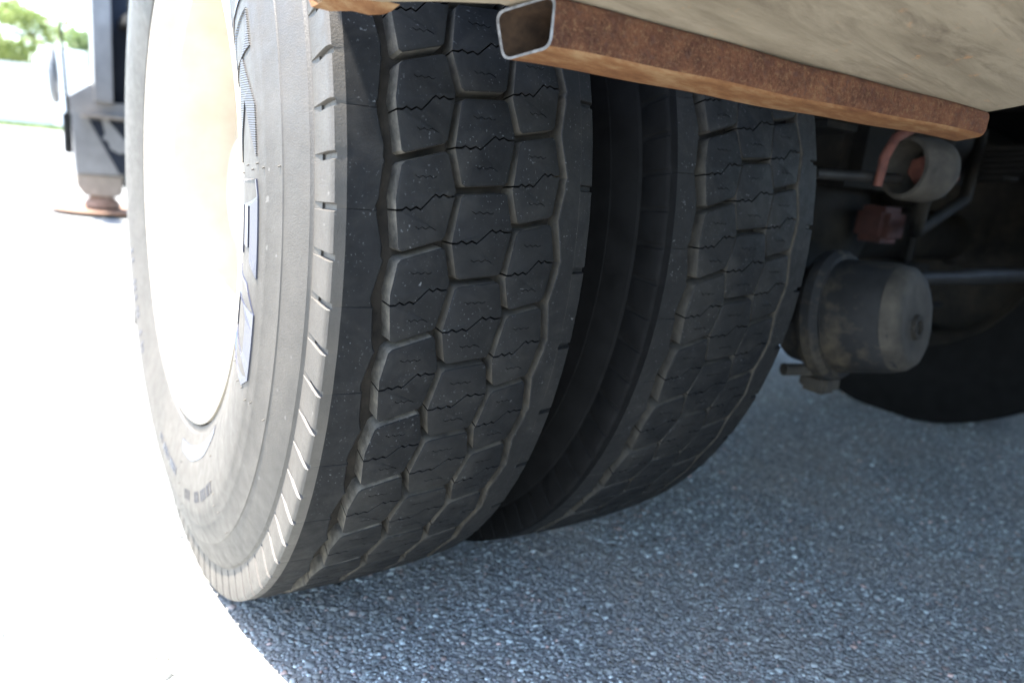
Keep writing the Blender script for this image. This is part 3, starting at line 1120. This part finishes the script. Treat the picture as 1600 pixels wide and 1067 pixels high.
def plate_mesh(name, outline, thick, mats, sub=6, wob=0.0):
    bm = bmesh.new()
    lo = [bm.verts.new(on_plate(x, y, 0)) for x, y in outline]
    hi = [bm.verts.new(on_plate(x, y, thick)) for x, y in outline]
    f = bm.faces.new(lo[::-1])
    g = bm.faces.new(hi)
    n = len(outline)
    for i in range(n):
        q = bm.faces.new((lo[i], lo[(i + 1) % n], hi[(i + 1) % n], hi[i]))
        q.material_index = 1
    bmesh.ops.bevel(bm, geom=[e for e in bm.edges if len({v in lo for v in e.verts}) == 1 and e.verts[0] in lo], offset=.0015, segments=2, affect='EDGES')
    return from_bm(name, bm, mats)


outline = [(-.020, -.5150), (.012, -.5340), (.0165, -.5440), (.046, -.5640), (.0775, -.5855), (.28, -.622), (.508, -.686), (.514, -.700), (.518, -.722), (.552, -.756), (.80, -.90),
           (1.2, -1.0), (2.5, -1.25), (2.5, -3.3), (.10, -3.1), (.06, -1.5), (-.004, -.90), (-.012, -.65)]
tp = obj('tail_plate', plate_mesh('tail_plate', outline, .010, [CREAM, RUSTD]), truck)
tp['label'] = 'weathered cream steel plate overhead with rusty edges'
for x0 in (.80, 1.90):
    box('plate_hanger', (x0, -1.42, on_plate(x0 + .05, -1.37, .012).z), (x0 + .06, -1.33, 1.128), CHASSIS, truck, .004)
# curled rusty lip at the plate's corner
bm = bmesh.new()
lip = [(-.0225, -.5100), (-.012, -.5150), (.000, -.5230), (.010, -.5270), (.019, -.5290)]
drop = [.0018, .0035, .0030, .0042, .0018]
rows = []
for (x, y), d in zip(lip, drop):
    p = on_plate(x, y, .006)
    q = on_plate(x + .002, y - .004, -.001 - d)
    r = on_plate(x + .005, y - .010, -.001 - d * .7)
    s = on_plate(x + .008, y - .016, .0005)
    rows.append([bm.verts.new(v) for v in (p, q, r, s)])
for a, b in zip(rows, rows[1:]):
    for k in range(3):
        bm.faces.new((a[k], a[k + 1], b[k + 1], b[k]))
    bm.faces.new((a[3], a[0], b[0], b[3]))
bm.faces.new(rows[0]); bm.faces.new(rows[-1])
obj('plate_lip', from_bm('plate_lip', bm, RUSTL, True, 40), tp)


def tube_section(nb, tn, fb, tf, wall, rad, nseg=4):
    """rounded outline and inner outline of a square tube section, corners in order"""
    cs = [Vector(c) for c in (fb, nb, tn, tf)]
    cen = sum(cs, Vector()) / 4
    out = []
    for i in range(4):
        a, b, c = cs[i - 1], cs[i], cs[(i + 1) % 4]
        p, q = b + (a - b).normalized() * rad, b + (c - b).normalized() * rad
        for k in range(nseg + 1):
            t = k / nseg
            out.append(p * (1 - t) ** 2 + b * 2 * t * (1 - t) + q * t * t)
    inn = []
    for v in out:
        d = cen - v
        inn.append(v + d * min(.4, wall / max(d.length, 1e-6) * 1.25))
    return out, inn


SL = tube_section((.1007, -.615, .6505), (.1001, -.615, .6826), (.0870, -.580, .6421), (.0775, -.580, .6712), .0017, .0075, 6)
SR = tube_section((.5120, -.6975, .6418), (.5085, -.6990, .6628), (.5250, -.6640, .6369), (.5160, -.6640, .6580), .0017, .0075, 6)
NSEG = 40
bm = bmesh.new()
rings_o, rings_i = [], []
for s in range(NSEG + 1):
    t = s / NSEG
    wv = Vector((0, 0, .0006 * math.sin(9 * t) + .0004 * math.sin(23 * t)))
    rings_o.append([bm.verts.new(a.lerp(b, t) + wv * (0 if s == 0 else 1)) for a, b in zip(SL[0], SR[0])])
    rings_i.append([bm.verts.new(a.lerp(b, t)) for a, b in zip(SL[1], SR[1])])
m = len(SL[0])
for a, b in zip(rings_o, rings_o[1:]):
    for k in range(m):
        f = bm.faces.new((a[k], a[(k + 1) % m], b[(k + 1) % m], b[k]))
        # bottom wall in lighter orange rust, ground bounce put into its colour
        f.material_index = 1 if 4 <= k <= 9 else 0
for a, b in zip(rings_i, rings_i[1:]):
    for k in range(m):
        f = bm.faces.new((a[k], b[k], b[(k + 1) % m], a[(k + 1) % m]))
        f.material_index = 2
for ro, ri, mi_ in ((rings_o[0], rings_i[0], 3), (rings_o[-1], rings_i[-1], 0)):
    for k in range(m):
        f = bm.faces.new((ro[k], ri[k], ri[(k + 1) % m], ro[(k + 1) % m]))
        f.material_index = mi_
f = bm.faces.new(rings_i[-1]); f.material_index = 2
TUBEIN = m_simple('shaded_inner_rust', (0.010, 0.006, 0.004), (0.040, 0.024, 0.014), 60, 0.9)  # rust inside the tube, darkened in its colour for the shade there
sq = obj('square_tube', from_bm('square_tube', bm, [RUSTD, RUSTL, TUBEIN, CUT], True, 35), truck)
sq['label'] = 'rusty square tube with a cut open end under the plate'

# stabilizer leg ahead of the wheels -----------------------------------------------------------
stab = prism('stabilizer_leg', [(.135, .700), (.262, .792), (.282, .680), (.440, .690), (.440, .25), (.160, .245), (.148, .50)], 4.26, 4.46, GREYP, truck, .006)
stab['label'] = 'grey stabilizer leg with rusty foot ahead of the wheels'
prism('stabilizer_post', [(.268, .685), (.268, 2.1), (.368, 2.1), (.368, .685)], 4.22, 4.42, GREYP, stab, .004)
prism('diagonal_plate', [(.236, .575), (.450, .580), (.450, .26), (.395, .26)], 4.235, 4.252, NAVY, stab, .002)  # dark plate with a diagonal edge on the rear face of the leg
prism('catch_plate', [(.300, .585), (.330, .590), (.450, .44), (.450, .40), (.395, .385), (.345, .41), (.335, .455), (.312, .462), (.300, .475), (.322, .495)], 4.215, 4.232, GREYP, stab, .002)
prism('top_flange', [(.195, .588), (.46, .590), (.46, .602), (.30, .606), (.195, .596)], 4.16, 4.255, BEIGE, stab, .002)
prism('inner_leg', [(.162, .243), (.415, .243), (.415, .135), (.385, .112), (.205, .112), (.165, .170)], 4.28, 4.44, BEIGE, stab, .006)
lathe('foot_socket', [(0.03, .085), (.045, .105), (.075, .10), (.112, .062)], FOOTR, (.305, 4.36, 0), (0, 0, 1), 32, stab, 40)
lathe('foot_plate', [(.004, 0), (.004, .20), (.010, .235), (.030, .300), (.034, .298), (.018, .235), (.030, .12), (.030, 0)], FOOTR, (.305, 4.36, 0), (0, 0, 1), 40, stab, 40)
prism('body_panel', [(.375, .64), (.375, 2.1), (2.30, 2.1), (2.30, .64)], 4.40, 4.50, NAVY, truck, .006)
lamp = lathe('marker_lamp', [(-.02, 0), (-.02, .150), (0, .158), (.014, .150), (.022, 0)], REFL, (.055, 4.02, .80), (1, -.12, .05), 32, truck, 30)
prism('lamp_bracket', [(.088, 1.08), (.100, 1.08), (.128, .46), (.108, .46)], 3.96, 4.00, CHASSIS, lamp, .002)
prism('rubber_buffer', [(.090, .60), (.128, .60), (.130, .375), (.092, .375)], 3.98, 4.10, CHASSIS, lamp, .006)
for x0 in (.44, 1.80):
    t_ = lathe('tyre', far_prof, FARR, (x0 + .25, 6.6, ZC), (1, 0, 0), 64, truck, 30)
    t_['label'] = 'front tyre of the truck'
prism('cab', [(.66, .55), (.66, 2.9), (2.20, 2.9), (2.20, .55)], 5.3, 7.6, NAVY, truck, .06)


# ------------------------------------------------------------ background
def build_tree(name, label, x, y, h, crown_r, seed, leafm, group='trees behind the white building'):
    rr = random.Random(seed)
    nr = np.random.default_rng(seed)
    t = thing(name, label, 'tree', (x, y, 0), group)
    trunk_pts = [(0, 0, -.1), (rr.uniform(-.1, .1), rr.uniform(-.1, .1), h * .2), (rr.uniform(-.25, .25), rr.uniform(-.2, .2), h * .45), (rr.uniform(-.4, .4), rr.uniform(-.3, .3), h * .8)]
    bm_t = tube('trunk', trunk_pts, [h * .025, h * .02, h * .014, h * .004], BARK, t, 10)
    clumps = []
    for k in range(9):
        a = rr.uniform(0, 6.28)
        z = h * rr.uniform(.32, .72)
        L = crown_r * rr.uniform(.5, .95)
        e = (math.cos(a) * L, math.sin(a) * L, z + h * rr.uniform(.05, .2))
        tube('limb', [(0, 0, z - h * .08), (e[0] * .5, e[1] * .5, z + h * .02), e], [h * .009, h * .006, h * .002], BARK, t, 6)
        clumps.append(e)
    for k in range(26):
        a, u = rr.uniform(0, 6.28), rr.uniform(-1, 1)
        rad = crown_r * rr.uniform(.35, 1.0) * math.sqrt(max(0, 1 - u * u * .8))
        clumps.append((math.cos(a) * rad, math.sin(a) * rad, h * .64 + u * h * .33))
    vs = []
    for c in clumps:
        n = 190
        d = nr.normal(size=(n, 3))
        d /= np.linalg.norm(d, axis=1)[:, None]
        p = np.array(c) + d * (crown_r * rr.uniform(.22, .4)) * nr.uniform(.45, 1.0, (n, 1)) * np.array([1, 1, .75])
        s = nr.uniform(.10, .22, (n, 1))
        u = nr.normal(size=(n, 3)); u /= np.linalg.norm(u, axis=1)[:, None]
        w = np.cross(u, nr.normal(size=(n, 3))); w /= np.linalg.norm(w, axis=1)[:, None]
        vs.append(np.stack([p - u * s, p + w * s * .55, p + u * s, p - w * s * .55], 1))
    V = np.concatenate(vs).reshape(-1, 3)
    F = np.arange(len(V)).reshape(-1, 4).tolist()
    obj('crown', mesh('crown', V.tolist(), F, leafm), t)


build_tree('broadleaf_tree', 'light green rounded tree at the far left, behind the white building', -3.2, 66, 9.0, 3.6, 1, LEAF1)
build_tree('broadleaf_tree', 'bright green tree above the low white wall, right of the leftmost tree', 2.0, 70, 8.6, 3.6, 2, LEAF1)
build_tree('broadleaf_tree', 'darker green tree showing between the marker lamp and grey stabilizer post', 7.6, 64, 8.4, 3.6, 3, LEAF2)

bld = thing('white_building', 'long low white building beyond the sunny lot, below the trees', 'building', (0, 50, 0))
box('wall', (-16, 0, 0), (3.2, 8, 3.05), BWALL, bld, .02)
box('stair_block', (2.2, -.5, 0), (3.9, 5, 4.25), BWALL, bld, .02)
box('roof', (-16.2, -.15, 3.06), (2.15, 8.2, 3.17), BROOF, bld, .02)
for k in range(4):
    w = box('window', (-14 + k * 3.6, -.04, 1.3), (-12.4 + k * 3.6, .05, 2.5), GLASSD, bld, .01)
box('plinth', (-16.05, -.06, 0), (3.15, -.002, .35), BROOF, bld, .01)


def build_grass():
    n = 26000
    x = rng.uniform(-22, 12, n)
    y = rng.uniform(33, 42, n)
    a = rng.uniform(0, 6.28, n)
    w = rng.uniform(.015, .04, n)
    h = rng.uniform(.06, .20, n)
    P = np.empty((n, 3, 3))
    P[:, 0] = np.stack([x - np.cos(a) * w, y - np.sin(a) * w, np.zeros(n)], -1)
    P[:, 1] = np.stack([x + np.cos(a) * w, y + np.sin(a) * w, np.zeros(n)], -1)
    P[:, 2] = np.stack([x + rng.normal(0, .05, n), y + rng.normal(0, .05, n), h], -1)
    me = mesh('grass_verge', P.reshape(-1, 3).tolist(), np.arange(n * 3).reshape(-1, 3).tolist(), GRASS)
    o = obj('grass_verge', me)
    o['kind'] = 'stuff'
    o['label'] = 'strip of pale sunlit grass between the lot and the white building'
    o['category'] = 'grass'
    b = obj('grass_bed', mesh('grass_bed', [(-22, 33, .008), (12, 33, .008), (12, 42, .008), (-22, 42, .008)], [(0, 1, 2, 3)], GRASS))
    b['kind'] = 'structure'


build_grass()
